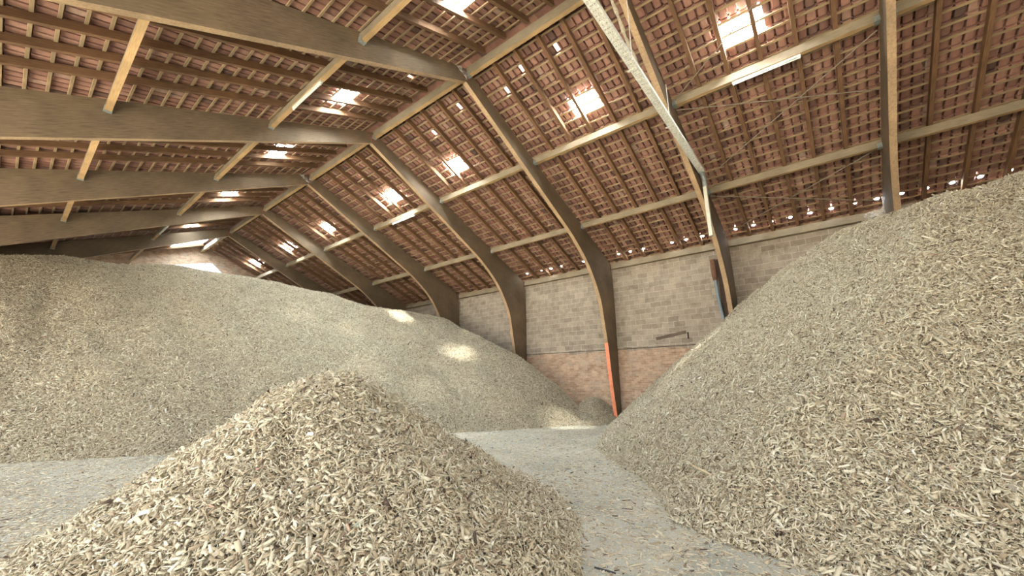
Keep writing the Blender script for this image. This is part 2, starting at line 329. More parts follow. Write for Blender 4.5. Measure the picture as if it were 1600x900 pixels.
def tile_slope(side):
    rows = []; NROW = NROWS[side]
    for r in range(NROW):
        sa = S0 + r * TG; sb = sa + TG
        if r == 0: sa = -.1
        rows += [(sa, .198), (sb - .058, .238), (sb - .055, .34), (sb - .018, .34), (sb - .016, .225), (sb - .003, .222)]
    ridge_rows = 6
    U = np.concatenate([(k + PU) * TW for k in range(NCOL)] + [[NCOL * TW]]) + COL0
    Nn = np.concatenate([np.tile(PN, NCOL), [.10]])
    jit = rng.normal(0, .002, (NROW, NCOL)); skew = rng.normal(0, .0025, (NROW, NCOL))
    V = np.zeros((len(rows), len(U), 3))
    for i, (s, n) in enumerate(rows):
        j = np.append(np.repeat(jit[i // 6], 7), 0); k = np.append(np.repeat(skew[i // 6], 7), 0)
        nn = (n + Nn + j) if i >= ridge_rows else min(n, .24) + .02 + 0 * U; ss = s + k * (i % 6 > 0)
        V[i, :, 0] = RX + side * (ss * CA + nn * SA); V[i, :, 1] = U; V[i, :, 2] = Z0 + nn * CA - ss * SA
    nu = len(U); skip = set()
    for cl in GLASS[side]: skip |= set(cl)
    if side == -1: skip |= set(STRIP)
    cr = {(r, int((y - COL0) / TW)) for r, y in CRACKS[side]}
    F, T = [], []
    tint = np.clip(rng.beta(3.5, 2.8, (NROW, NCOL)) + rng.normal(0, .05, (NROW, NCOL)), 0, 1)
    for r in range(NROW):
        for step in range(6):
            i = 6 * r + step
            if i + 1 >= len(rows): continue
            for k in range(NCOL):
                if step < 5 and (r, k) in skip: continue
                for q in range(7):
                    if step == 0 and (r, k) in cr and q in (3, 4): continue
                    a = i * nu + k * 7 + q
                    f = (a, a + 1, a + nu + 1, a + nu)
                    F.append(f if side == -1 else f[::-1]); T.append(tint[r, k])
    me = mesh_from('ceiling', V.reshape(-1, 3), F, [M['tile']])
    at = me.attributes.new('tint', 'FLOAT', 'FACE'); at.data.foreach_set('value', np.array(T, dtype=np.float32))
    o = bpy.data.objects.new('ceiling_right' if side == 1 else 'ceiling_left', me); C.objects.link(o); structure(o)
tile_slope(1); tile_slope(-1)
def glass_cluster(side, cl, name, label, cat='skylight', group='glass tile skylights', gm=None):
    y = sum(COL0 + (k + .5) * TW for _, k in cl) / len(cl); s = sum(S0 + (r + .5) * TG for r, _ in cl) / len(cl)
    root = thing(name, P(side, s, y, .21), label, cat, group)
    for r, k in cl:
        b = MB(); GL = .006; sa = S0 + r * TG + .012; sb = sa + TG - .02; y0 = COL0 + k * TW + .004; w = TW - .008
        u = [0, .15, .5, .85, 1]; h = [.03, .008, .002, .008, .03]
        for q in range(4):
            p = [P(side, sa, y0 + u[q] * w, .200 + GL + h[q]), P(side, sa, y0 + u[q + 1] * w, .200 + GL + h[q + 1]), P(side, sb, y0 + u[q + 1] * w, (.236 + GL) + h[q + 1]), P(side, sb, y0 + u[q] * w, (.236 + GL) + h[q])]
            b.quad(p if side == -1 else p[::-1], 0)
        obj('glass_tile', b, [gm or M['glass']], root)
bay_of = [1, 2, 3, 4, 5, 6, 7]
for i, cl in enumerate(GLASS[1]): glass_cluster(1, cl, 'glass_tile_skylight', 'bright glass tiles in right roof slope, ' + BAY_SAY[bay_of[i]])
for i, cl in enumerate(GLASS[-1]): glass_cluster(-1, cl, 'glass_tile_skylight', 'bright glass tiles in left roof slope, ' + BAY_SAY[[2, 3, 4, 5, 6][i]], gm=M['glass_no_sun'])
root = thing('glazed_roof_strip', P(-1, 1.0, 31.3, .13), 'long bright glazed strip beside the ridge, in front of far gable wall', 'skylight')
for y0 in (30.15, 30.95, 31.75):
    b = MB(); b.box(P(-1, .97, y0 + .36, .135), (P(-1, 1, 0, 0) - P(-1, 0, 0, 0)) * .86, (0, .355, 0), (P(-1, 0, 0, 1) - P(-1, 0, 0, 0)) * .004); obj('pane', b, [M['strip']], root)
for y0 in (30.13, 30.91, 31.71, 32.47):
    b = MB(); b.box(P(-1, .97, y0, .125), (P(-1, 1, 0, 0) - P(-1, 0, 0, 0)) * .88, (0, .018, 0), (P(-1, 0, 0, 1) - P(-1, 0, 0, 0)) * .018); obj('glazing_bar', b, [M['batten']], root)

# ------------------------------------------------------------------ portal frames
KEY = [(.004, 10.35, .004, 10.8), (3, 8.85, 3.2, 9.472), (5.2, 7.75, 5.6, 8.476), (5.95, 7.36, 6.6, 8.061), (6.67, 6.88, 7.7, 7.604), (7.3, 6.36, 8.7, 7.19),
       (7.85, 5.68, 9.3, 6.86), (8.25, 4.95, 9.5, 6.2), (8.47, 4.0, 9.57, 5.0), (8.65, 3.2, 9.57, 3.6), (8.88, 1.56, 9.57, 1.6), (9.17, -.01, 9.57, -.01)]
def catmull(K, n=7):
    K = [np.array(k) for k in K]; out = []
    for i in range(len(K) - 1):
        p0, p1, p2, p3 = K[max(i - 1, 0)], K[i], K[i + 1], K[min(i + 2, len(K) - 1)]
        if i == 0: p0 = 2 * p1 - p2
        for t in np.arange(n) / n:
            out.append(.5 * (2 * p1 + (p2 - p0) * t + (2 * p0 - 5 * p1 + 4 * p2 - p3) * t * t + (3 * p1 - p0 - 3 * p2 + p3) * t ** 3))
    return out + [K[-1]]
KEYL = [KEY[0], KEY[1], (6.2, 7.25, 6.4, 8.144), (9.3, 5.70, 9.8, 6.733)] + [(a + 3.4, c - 1.42, d + 3.4, e - 1.42) for a, c, d, e in KEY[4:9]] + [(12.05, 1.6, 12.97, 1.6), (12.4, -.01, 12.97, -.01)]
ST = catmull(KEY); STL = catmull(KEYL)
def inner_at(z):
    for a, c in zip(ST[:-1], ST[1:]):
        if c[1] <= z <= a[1]: t = (a[1] - z) / (a[1] - c[1]); return a[0] + (c[0] - a[0]) * t
def half_arch(side, y0):
    b = MB(); L = 0; y1 = y0 + FT
    S_ = ST if side == 1 else STL
    for a, c in zip(S_[:-1], S_[1:]):
        d = math.hypot(c[0] - a[0], c[1] - a[1]); wa = math.hypot(a[2] - a[0], a[3] - a[1]); wc = math.hypot(c[2] - c[0], c[3] - c[1])
        pt = lambda q, o, y: (RX + side * q[2 * o], y, q[2 * o + 1])
        def face(p, mi, uv):
            if side == -1: p = p[::-1]; uv = uv[::-1]
            b.quad(p, mi, uv)
        uvs = [(L, 0), (L + d, 0), (L + d, wc), (L, wa)]
        face([pt(a, 0, y0), pt(c, 0, y0), pt(c, 1, y0), pt(a, 1, y0)], 0, uvs)
        face([pt(a, 1, y1), pt(c, 1, y1), pt(c, 0, y1), pt(a, 0, y1)], 0, [(L, wa + 3), (L + d, wc + 3), (L + d, 3), (L, 3)])
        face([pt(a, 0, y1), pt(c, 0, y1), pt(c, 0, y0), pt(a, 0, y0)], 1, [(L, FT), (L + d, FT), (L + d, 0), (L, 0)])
        face([pt(a, 1, y0), pt(c, 1, y0), pt(c, 1, y1), pt(a, 1, y1)], 0, [(L, 0), (L + d, 0), (L + d, FT), (L, FT)])
        L += d
    q = ST[0]
    face([(RX + side * q[0], y0, q[1]), (RX + side * q[2], y0, q[3]), (RX + side * q[2], y1, q[3]), (RX + side * q[0], y1, q[1])], 0, [(0, 0)] * 4)
    return b
protoR = {}
for i, y in enumerate(FY):
    lab = ['dusty brown laminated timber portal frame seen edge-on at the right edge', 'laminated timber portal frame with a cable tray fixed across it',
           'laminated timber portal frame with bright orange paint on its post foot', 'laminated timber portal frame, first one beyond the orange-footed frame',
           'laminated timber portal frame, second one beyond the orange-footed frame', 'laminated timber portal frame, third one beyond the orange-footed frame',
           'laminated timber portal frame, last one before the far gable'][i]
    root = thing('portal_frame', (RX, y, 0), lab, 'timber frame', 'laminated portal frames')
    for side in (1, -1):
        if i == 0:
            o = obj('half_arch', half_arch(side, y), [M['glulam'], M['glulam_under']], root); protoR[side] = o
        else:
            o = protoR[side].copy(); C.objects.link(o); o.parent = root
    # steel ridge plate on the near face
    b = MB(); b.box((RX, y - .004, 10.55), (.16, 0, 0), (0, .004, 0), (0, 0, .13)); obj('ridge_plate', b, [M['rust']], root)
    if i == 2:
        b = MB(); zs = np.linspace(3.25, 0, 14)
        for za, zb in zip(zs[:-1], zs[1:]):
            xa, xb = RX + inner_at(za) - .003, RX + inner_at(max(zb, .001)) - .003
            b.quad([(xa, y + FT, za), (xb, y + FT, zb), (xb, y - .002, zb), (xa, y - .002, za)])
            b.quad([(xa, y - .003, za), (xb, y - .003, zb), (xb + .02, y - .003, zb), (xa + .02, y - .003, za)])
        o = obj('painted_face', b, [M['orange']], root); o['label'] = 'bright orange paint on the inner face'

# ------------------------------------------------------------------ purlins, wall plate, ridge beam
PUR = {'ridge': (RX, 10.55, .13, .29), 'rmid': (10.496, 9.199, .115, .22), 'rlow': (13.822, 7.792, .115, .22), 'plate': (16.549, 6.676, .16, .25),
       'lmid': (3.688, 9.103, .125, .22), 'llow': (.363, 7.696, .13, .22)}
PNAME = {'ridge': ('ridge_beam', 'long timber ridge beam', range(1, 8)), 'rmid': ('purlin', 'pale timber upper purlin of right slope', range(0, 8)),
         'rlow': ('purlin', 'pale timber lower purlin of right slope', range(0, 8)), 'plate': ('wall_plate_timber', 'timber plate on top of right wall', range(0, 8)),
         'lmid': ('purlin', 'timber upper purlin of left slope', range(2, 8)), 'llow': ('purlin', 'timber lower purlin of left slope', range(3, 7))}
def hanger(x, z, w, y, d):
    b = MB(); t = .005; l = .11
    b.box((x + w / 2, y + d * l / 2, z - t), (w / 2 + 2 * t, 0, 0), (0, l / 2, 0), (0, 0, t))
    b.box((x - t, y + d * l / 2, z + .06), (t, 0, 0), (0, l / 2, 0), (0, 0, .06)); b.box((x + w + t, y + d * l / 2, z + .06), (t, 0, 0), (0, l / 2, 0), (0, 0, .06))
    return b
for k, (x, z, w, h) in PUR.items():
    nm, say, bays = PNAME[k]
    for q in bays:
        y0, y1 = BAYS[q]
        y0 += .003; y1 -= .003
        root = thing(nm, (x + w / 2, (y0 + y1) / 2, z), say + ', ' + BAY_SAY[q], 'beam', {'ridge': 'ridge beam lengths', 'plate': 'wall plate lengths'}.get(k, 'purlins between the frames'))
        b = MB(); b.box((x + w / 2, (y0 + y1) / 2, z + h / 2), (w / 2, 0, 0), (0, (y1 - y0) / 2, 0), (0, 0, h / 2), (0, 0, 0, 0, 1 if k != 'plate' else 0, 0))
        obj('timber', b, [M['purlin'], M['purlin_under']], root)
        if k != 'plate':
            if q < 7: obj('joist_hanger', hanger(x, z, w, y1 - .001, -1), [M['galv']], root)
            if q > 0: obj('joist_hanger', hanger(x, z, w, y0 + .001, 1), [M['galv']], root)

# ------------------------------------------------------------------ common rafters
def rafter_mesh(side):
    b = MB(); sl = 10.9 if side == 1 else 14.3; c = P(side, sl / 2 + .05, 0, .08)
    ex = (P(side, 1, 0, 0) - P(side, 0, 0, 0)) * (sl / 2); en = (P(side, 0, 0, 1) - P(side, 0, 0, 0)) * .0795
    b.box(c, ex, (0, .045, 0), en); return b
for side in (1, -1):
    first = None
    for q in range(0 if side == 1 else 2, 8):
        y0, y1 = BAYS[q]; ys = [y0 + (y1 - y0) * (j + 1) / 6 for j in range(5)]
        if q == 0: ys = [FY[0] - .81 * (j + 1) for j in range(4, -1, -1)]
        if q == 7: ys = [y0 + .81 * (j + 1) - .05 for j in range(7) if y0 + .81 * (j + 1) < GABLE - .2 and not (side == -1 and j in (3, 4))]
        for j, y in enumerate(ys):
            lab = 'brown %s-slope rafter, %s from near end of %s' % ('right' if side == 1 else 'left', ORD[j], BAY_SAY[q].replace('cable-tray frame and orange-footed frame', 'cable tray and orange foot').replace('edge-on frame and cable-tray frame', 'edge-on and cable-tray frames'))
            if first is None:
                first = obj('rafter', rafter_mesh(side), [M['rafter']], loc=(0, 0, 0)); o = first
            else:
                o = first.copy(); C.objects.link(o)
            o.location = (0, y, 0); tag(o, lab, 'rafter', 'common rafters')

# ------------------------------------------------------------------ tile battens
for side in (1, -1):
    first = None
    for r in range(1, 33 if side == 1 else 31):
        s = S0 + r * TG + .012
        if first is None:
            b = MB(); b.box(P(side, 0, (ROOF_Y0 + GABLE) / 2, .1745), (P(side, 1, 0, 0) - P(side, 0, 0, 0)) * .026, (0, (GABLE - ROOF_Y0) / 2 - .02, 0), (P(side, 0, 0, 1) - P(side, 0, 0, 0)) * .0143)
            first = obj('tile_batten', b, [M['batten']], loc=(0, 0, 0)); o = first
        else:
            o = first.copy(); C.objects.link(o)
        o.location = P(side, s, 0, 0) - P(side, 0, 0, 0)
        tag(o, 'thin tile batten on the %s roof slope, %s row down from the ridge' % ('right' if side == 1 else 'left', ORD[r - 1]), 'batten', 'tile battens')

# ------------------------------------------------------------------ vent openings in the lowest tiles of the right slope
VENTS = [(2.26, 1), (1.65, 1), (1.08, 1.1), (.5, 1.1), (-.08, 1.05), (-.66, 1.1), (-1.28, .6), (-1.82, 1.2), (-2.4, 1.1), (-2.95, 1.2), (-3.5, 1.2), (-4.06, 1.2), (-4.61, 1.2),
         (3.43, 1), (4.07, 1.), (4.64, 1.), (5.84, .9), (6.46, 1), (7.02, .9), (8.81, 1.0), (10.07, .9), (10.69, 1.2), (11.28, .6), (12.2, .9)]
def vent_pos(Y):
    """where the sight line to (16.6, Y, 7.33) meets the underside of the tiles"""
    d = Vector((16.6, Y, 7.33 - 1.5)); lo, hi = .5, 1.2
    for _ in range(50):
        m = (lo + hi) / 2; q = Vector((0, 0, 1.5)) + d * m
        n = (q - P(1, 0, q.y, 0)).dot(Vector((SA, 0, CA)))
        if n < .19: lo = m
        else: hi = m
    return Vector((0, 0, 1.5)) + d * lo
es = P(1, 1, 0, 0) - P(1, 0, 0, 0); en = P(1, 0, 0, 1) - P(1, 0, 0, 0); ey = Vector((0, 1, 0))
order = sorted(range(len(VENTS)), key=lambda i: VENTS[i][0])
for rank, i in enumerate(order):
    Y, k = VENTS[i]; c = vent_pos(Y); r = .05 * k; sg = 14
    root = thing('vent_tile', c, 'bright daylight vent in the lowest tiles above right wall, %s counted from the right' % ORD[rank], 'vent', 'daylit eave vents')
    b = MB(); ring = lambda rr, nn: [c + (es * math.cos(2 * math.pi * t / sg) + ey * math.sin(2 * math.pi * t / sg)) * rr + en * nn for t in range(sg)]
    A, B, D = ring(r, -.012), ring(r + .012, -.012), ring(r + .012, .02); E = ring(r, .004)
    for t in range(sg):
        u = (t + 1) % sg
        b.quad([A[t], A[u], B[u], B[t]]); b.quad([B[t], B[u], D[u], D[t]]); b.quad([E[t], E[u], A[u], A[t]])
    obj('rim', b, [M['tile']], root)
    b = MB(); b.quad(ring(r, .0)[::-1]); obj('opening', b, [M['vent']], root)

# ------------------------------------------------------------------ fittings
def tube_light(x, y0, y1, z, label):
    root = thing('tube_light', (x, (y0 + y1) / 2, z), label, 'light fitting', 'fluorescent tube lights')
    b = MB(); b.box((x, (y0 + y1) / 2, z - .03), (.032, 0, 0), (0, (y1 - y0) / 2, 0), (0, 0, .03)); obj('housing', b, [M['white']], root)
    b = MB(); b.tube([(x, y0 + .05, z - .082), (x, y1 - .05, z - .082)], .016, 10); obj('tube', b, [M['white']], root, smooth=True)
    for e in (y0 + .03, y1 - .03):
        b = MB(); b.box((x, e, z - .078), (.02, 0, 0), (0, .02, 0), (0, 0, .022)); obj('lamp_holder', b, [M['white']], root)
tube_light(10.555, -.44, 1.03, 9.199, 'white fluorescent tube light under upper right purlin, nearest bay')
tube_light(10.555, 14.15, 15.82, 9.199, 'white fluorescent tube light under upper right purlin, far beyond orange foot')
tube_light(3.75, 9.21, 10.81, 9.103, 'white fluorescent tube light under upper left purlin, beside the glass tiles')
tube_light(3.75, 24.3, 25.9, 9.103, 'small distant white tube light under upper left purlin near gable')

# cable tray hung across the frame
TY = FY[1] - .14
root = thing('cable_tray', (8.5, TY, 8.0), 'pale perforated metal cable tray running across the near portal frame', 'cable tray')
b = MB(); x0, x1 = 3.6, 12.55; zt = 8.0; wv = .085
b.box(((x0 + x1) / 2, TY - wv, zt + .03), ((x1 - x0) / 2, 0, 0), (0, .004, 0), (0, 0, .045)); b.box(((x0 + x1) / 2, TY + wv, zt + .03), ((x1 - x0) / 2, 0, 0), (0, .004, 0), (0, 0, .045))
obj('side_rail', b, [M['tray']], root)
b = MB(); n = 74
for k in range(n):
    xa = x0 + (x1 - x0) * (k + .5) / n
    b.box((xa, TY, zt - .012), (.05, 0, 0), (0, wv, 0), (0, 0, .003))
for yy in (-.064, -.021, .021, .064): b.box(((x0 + x1) / 2, TY + yy, zt - .013), ((x1 - x0) / 2, 0, 0), (0, .012, 0), (0, 0, .003))
obj('perforated_floor', b, [M['tray']], root)
for xx in (7.15, 9.6):
    b = MB(); zb = 10.35 - .5 * (xx - RX)
    b.box((xx, TY + .02, (zb + .15 + zt) / 2), (.02, 0, 0), (0, .004, 0), (0, 0, (zb + .15 - zt) / 2)); b.box((xx, TY + .05, zt - .02), (.025, 0, 0), (0, .09, 0), (0, 0, .006))
    obj('hanger_strap', b, [M['tray']], root)
b = MB(); b.tube([(12.5, TY, 8.0), (12.66, TY, 7.96), (12.78, TY, 7.8), (12.8, TY, 7.55)], .075, 12); obj('bend', b, [M['galv']], root, smooth=True)
b = MB(); b.box((12.79, TY, 6.75), (.075, 0, 0), (0, .05, 0), (0, 0, .82)); o = obj('drop_duct', b, [M['duct']], root); o['label'] = 'pale vertical duct hanging from the tray end'

# dusty slack cable beside it
b = MB(); pts = []
for t in np.linspace(0, 1, 24):
    x = 5.9 + 2.35 * t; z = 9.62 - 1.28 * t - .22 * math.sin(math.pi * t) + .03 * math.sin(t * 23); pts.append((x, FY[1] - .06, z))
b.tube(pts, [.035 + .012 * math.sin(i * 2.1) for i in range(24)], 8)
tag(obj('hanging_cable', b, [M['dust']], loc=pts[0], smooth=True), 'dust-covered slack cable hanging between cable tray and portal frame', 'cable')

# wind bracing rods
def rod(p, q, label):
    b = MB(); b.tube([p, q], .015, 6); tag(obj('bracing_rod', b, [M['rod']], loc=p, smooth=True), label, 'rod', 'wind bracing rods')
yb = (FY[0] + FT + .04, FY[1] - .04)
rod(P(1, 3.75, yb[1], -.12), P(1, .9, yb[0], -.1), 'thin bracing rod crossing the tiles above the nearest tube light, rising to the right')
rod(P(1, 4.0, yb[1], -.18), P(1, 5.6, yb[0], -.18), 'thin bracing rod running down to the right below the nearest tube light')
rod(P(1, 6.9, yb[1], -.12), P(1, 4.1, yb[0], -.08), 'thin bracing rod rising to the right between the two near right purlins')
rod(P(1, 7.6, yb[1], -.18), P(1, 9.7, yb[0], -.14), 'thin bracing rod sloping down to the row of nearest daylit vents')
rod(P(1, 9.8, yb[1], -.08), P(1, 7.6, yb[0], -.06), 'thin bracing rod rising from wall plate to edge-on portal frame')
yb = (FY[5] + FT + .04, FY[6] - .04)
rod(P(-1, 4.0, yb[0], -.14), P(-1, 7.0, yb[1], -.14), 'thin bracing rod in dark far end of left roof slope, sloping down right')
rod(P(-1, 7.0, yb[0], -.06), P(-1, 4.0, yb[1], -.06), 'thin bracing rod in dark far end of left roof slope, crossing the other')
rod(P(-1, .4, yb[0], -.14), P(-1, 3.4, yb[1], -.14), 'thin bracing rod beside the ridge in the far left slope')

# drain pipe with a dark strip for the shaded slot beside it
root = thing('drain_pipe', (16.6, 3.17, 3.2), 'blue-grey drain pipe with rusty socket standing against right wall', 'pipe')
b = MB(); b.tube([(16.62, 3.18, 5.5), (16.62, 3.14, 4.6), (16.62, 3.12, 4.4), (16.62, 3.06, 3.85)], .055, 14); obj('pipe', b, [M['bluepipe']], root, smooth=True)
b = MB(); b.tube([(16.62, 3.19, 6.28), (16.62, 3.19, 6.2), (16.62, 3.185, 5.62), (16.62, 3.18, 5.44)], [.095, .1, .1, .07], 14); o = obj('socket', b, [M['rust']], root, smooth=True); o['label'] = 'rust-brown upper pipe socket'
b = MB(); b.tube([(16.62, 3.06, 3.87), (16.62, 3.0, 2.7)], .062, 14); obj('lower_pipe', b, [M['rust']], root, smooth=True)
b = MB(); b.box((WALLX - .006, 2.98, 4.75), (.006, 0, 0), (0, .10, 0), (0, 0, 1.55)); obj('chase_shade', b, [M['darkwood']], root)  # flat dark strip standing in for the shade inside the slot

# plank stuck to the wall
root = thing('wall_plank', (16.7, 5.08, 3.45), 'short weathered plank fixed at a slant on right wall beside orange-footed frame', 'plank')
b = MB(); dv = Vector((0, -1.19, .19)); b.box((16.69, 5.08, 3.47), (.025, 0, 0), dv * .5, Vector((0, .19, 1.19)).normalized() * .055); obj('board', b, [M['plank']], root)
b = MB(); b.box((16.7, 4.42, 3.42), (.018, 0, 0), (0, .022, 0), (0, 0, .13)); obj('bracket', b, [M['darkwood']], root)

# cobwebs
def web(pts, label):
    b = MB(); n = 9; A, B, Cc, D = [Vector(p) for p in pts]; g = {}
    for i in range(n + 1):
        for j in range(n + 1):
            u, v = i / n, j / n; q = A * (1 - u) * (1 - v) + B * u * (1 - v) + Cc * u * v + D * (1 - u) * v
            q = q + Vector((0, -.05, -.12)) * (math.sin(math.pi * u) * math.sin(math.pi * v)); g[i, j] = q
    for i in range(n):
        for j in range(n): b.quad([g[i, j], g[i + 1, j], g[i + 1, j + 1], g[i, j + 1]])
    tag(obj('cobweb', b, [M['web']], loc=pts[0], smooth=True), label, 'cobweb', 'dusty cobwebs')
for i, say in ((2, 'pale dusty cobweb at the ridge of the orange-footed portal frame'), (4, 'pale dusty cobweb at the ridge, second portal frame beyond orange foot')):
    y = FY[i]; web([(RX - .42, y - .01, 10.62), (RX - .02, y - .02, 10.38), (RX + .03, y - .12, 10.42), (RX - .30, y - .07, 10.66)], say)
y = FY[0] + FT
web([(16.05, y - .001, 6.9), (16.53, y + .5, 6.85), (16.5, y + .25, 6.3), (16.2, y - .001, 6.0)], 'grey cobweb between edge-on portal frame and wall plate, beside bright vents')
# ------------------------------------------------------------------ camera
FPX = 624.36
def cam_axes(yaw, pitch, roll):
    f = Vector((math.sin(yaw) * math.cos(pitch), math.cos(yaw) * math.cos(pitch), math.sin(pitch)))
    r = Vector((math.cos(yaw), -math.sin(yaw), 0)); u = r.cross(f); c, s = math.cos(roll), math.sin(roll)
    return r * c + u * s, u * c - r * s, f
RGT, UPV, FWD = cam_axes(math.radians(51.4171), math.radians(13.74816), math.radians(-.15625))
cd = bpy.data.cameras.new('camera'); cd.sensor_width = 36; cd.lens = FPX / 1600 * 36; cd.clip_start = .05; cd.clip_end = 300
co = bpy.data.objects.new('camera', cd); C.objects.link(co)
R = Matrix((RGT, UPV, -FWD)).transposed().to_4x4(); R.translation = Vector((0, 0, 1.5)); co.matrix_world = R
bpy.context.scene.camera = co
# ------------------------------------------------------------------ shapes of the chip heaps
def vnoise(x,y,seed=0):
    xi=np.floor(x).astype(int); yi=np.floor(y).astype(int); fx=x-xi; fy=y-yi
    fx=fx*fx*(3-2*fx); fy=fy*fy*(3-2*fy)
    def h(a,b):
        n=(a*374761393+b*668265263+seed*982451653)&0x7fffffff
        n=(n^(n>>13))*1274126177&0x7fffffff
        return ((n^(n>>16))&0xffff)/65535.0
    return (h(xi,yi)*(1-fx)+h(xi+1,yi)*fx)*(1-fy)+(h(xi,yi+1)*(1-fx)+h(xi+1,yi+1)*fx)*fy-.5
def fbm(x,y,seed,octs=4):
    s=0;a=1
    for o in range(octs):
        s=s+a*vnoise(x*2**o+o*17.3,y*2**o-o*9.1,seed+o); a*=.5
    return s
def sdist(P,x,y,far):
    # signed distance to an open polyline, positive inside the polygon closed by the points `far`
    best=np.full(x.shape,1e9)
    for (ax,ay),(bx,by) in zip(P[:-1],P[1:]):
        dx,dy=bx-ax,by-ay; L=dx*dx+dy*dy
        t=np.clip(((x-ax)*dx+(y-ay)*dy)/L,0,1)
        best=np.minimum(best,np.hypot(x-ax-t*dx,y-ay-t*dy))
    Q=list(P)+list(far); ins=np.zeros(x.shape,bool)
    for (ax,ay),(bx,by) in zip(Q,Q[1:]+Q[:1]):
        if ay==by: continue
        c=((ay>y)!=(by>y))&(x<(bx-ax)*(y-ay)/(by-ay)+ax)
        ins^=c
    return np.where(ins,best,-best)
def smin(a,b,k):
    h=np.clip(.5+.5*(b-a)/k,0,1)
    return b*(1-h)+a*h-k*h*(1-h)
AZ=lambda x,y: np.degrees(np.arctan2(x,y))
# ---- back pile -------------------------------------------------------------
BACK_TOE=[(-6,15.7),(0.33,13.45),(1.35,12.95),(2.45,12.35),(6,11.3),(10,10.0),(11.5,9.2),(12.9,8.65),(14.6,8.15),(15.6,8.15),(17.5,9.6)][::-1]
BACK_CREST=[(-12,21.5,5.4),(-2,22.6,6.2),(1.7,22.4,6.58),(5.3,22.0,6.5),(8.8,21.6,6.78),(13.4,21.6,6.47),(19.9,21.3,6.30),(26.7,21.0,5.88),(30.9,20.7,5.3),(36.8,21.0,5.25),(42.2,21.0,4.97),(47.7,20.2,3.95),(54.1,19.0,2.95),(58.5,18.2,2.05),(62,17.8,1.0),(64,17.8,.5),(75,18,.0)]
#
def back(x,y):
    d=sdist(BACK_TOE,x,y,[(-6,60),(30,60),(30,9.6)][::1])
    az=AZ(x,y); D=np.hypot(x,y)
    A=np.array(BACK_CREST)
    Dc=np.interp(az,A[:,0],A[:,1]); Hc=np.interp(az,A[:,0],A[:,2])
    w=np.clip(d/2.0,0,1)
    fur=.30*fbm(x*.8+.5*np.sin(y*.4),y*.16,61,3)*np.clip(np.sin(np.clip(d/9,0,1)*np.pi),0,1)
    up=(.72+.30*np.clip((az-44)/14,0,1))*d+fur+ w*(.22*fbm(x*.45,y*.45,3)+.10*fbm(x*1.7,y*1.7,9,3))
    cap=Hc-.12*np.maximum(D-Dc,0)+ .05*np.minimum(D-Dc,0)*0 + .06*fbm(x*1.3,y*1.3,5,3)
    h=smin(up,cap+.08,.5)
    heap=1.1*np.exp(-(((x-16.3)/1.5)**2+((y-8.5)/1.0)**2))-.14
    return np.maximum(h,heap+.04*fbm(x*2,y*2,8,3))
RIGHT_TOE=[(19,7.6),(15.9,7.5),(12.5,6.2),(9.5,4.95),(7.9,3.75),(7.0,2.85),(5.9,2.12),(5.05,1.7),(4.7,1.1),(4.5,.3),(4.5,-2),(5,-6)][::-1]
RIGHT_CREST=[(60,18,.0),(64.3,18.0,.5),(72,17.6,2.25),(80.6,16.9,4.1),(87.6,15.8,4.85),(92.9,14.4,5.2),(96.3,13.8,5.15),(99.9,13.2,5.15),(103,12.8,5.15),(106.2,12.6,5.35),(112,12.5,5.6),(130,13,5.2)]
def right(x,y):
    d=sdist(RIGHT_TOE,x,y,[(40,7.6),(40,-6)])
    az=AZ(x,y); D=np.hypot(x,y)
    A=np.array(RIGHT_CREST)
    Dc=np.interp(az,A[:,0],A[:,1]); Hc=np.interp(az,A[:,0],A[:,2])
    w=np.clip(d/1.5,0,1)
    up=(.78+.14*np.clip((D-8)/6,0,1))*d-.12*(1-np.exp(-np.maximum(d,0)/0.8))+ w*(.22*fbm(x*.55,y*.55,13)+.14*fbm(x*1.9,y*1.9,19,4))
    cap=Hc-.12*np.maximum(D-Dc,0)+.05*fbm(x*1.3,y*1.3,15,3)
    return smin(up,cap+.06,.4)
FC=(2.42,4.68); FH=1.6
FR=[(-180,2.5),(-150,2.75),(-120,3.0),(-90,3.0),(-60,2.8),(-30,3.0),(0,3.35),(30,3.3),(60,3.0),(90,2.75),(120,2.6),(150,2.4),(180,2.5)]
def front(x,y):
    dx=x-FC[0]; dy=y-FC[1]; r=np.hypot(dx,dy); th=np.degrees(np.arctan2(dy,dx))
    A=np.array(FR); R=np.interp(th,A[:,0],A[:,1])
    t=r/R
    g=1-(np.sqrt(t*t+.07)-np.sqrt(.07))/(np.sqrt(1.07)-np.sqrt(.07))
    g=np.where(t<1,g-.10*np.sin(np.pi*np.clip(t,0,1)),g)
    w=np.clip(g*4,0,1)
    return FH*g+w*(.14*fbm(x*1.1,y*1.1,23)+.08*fbm(x*3.1,y*3.1,29,3))
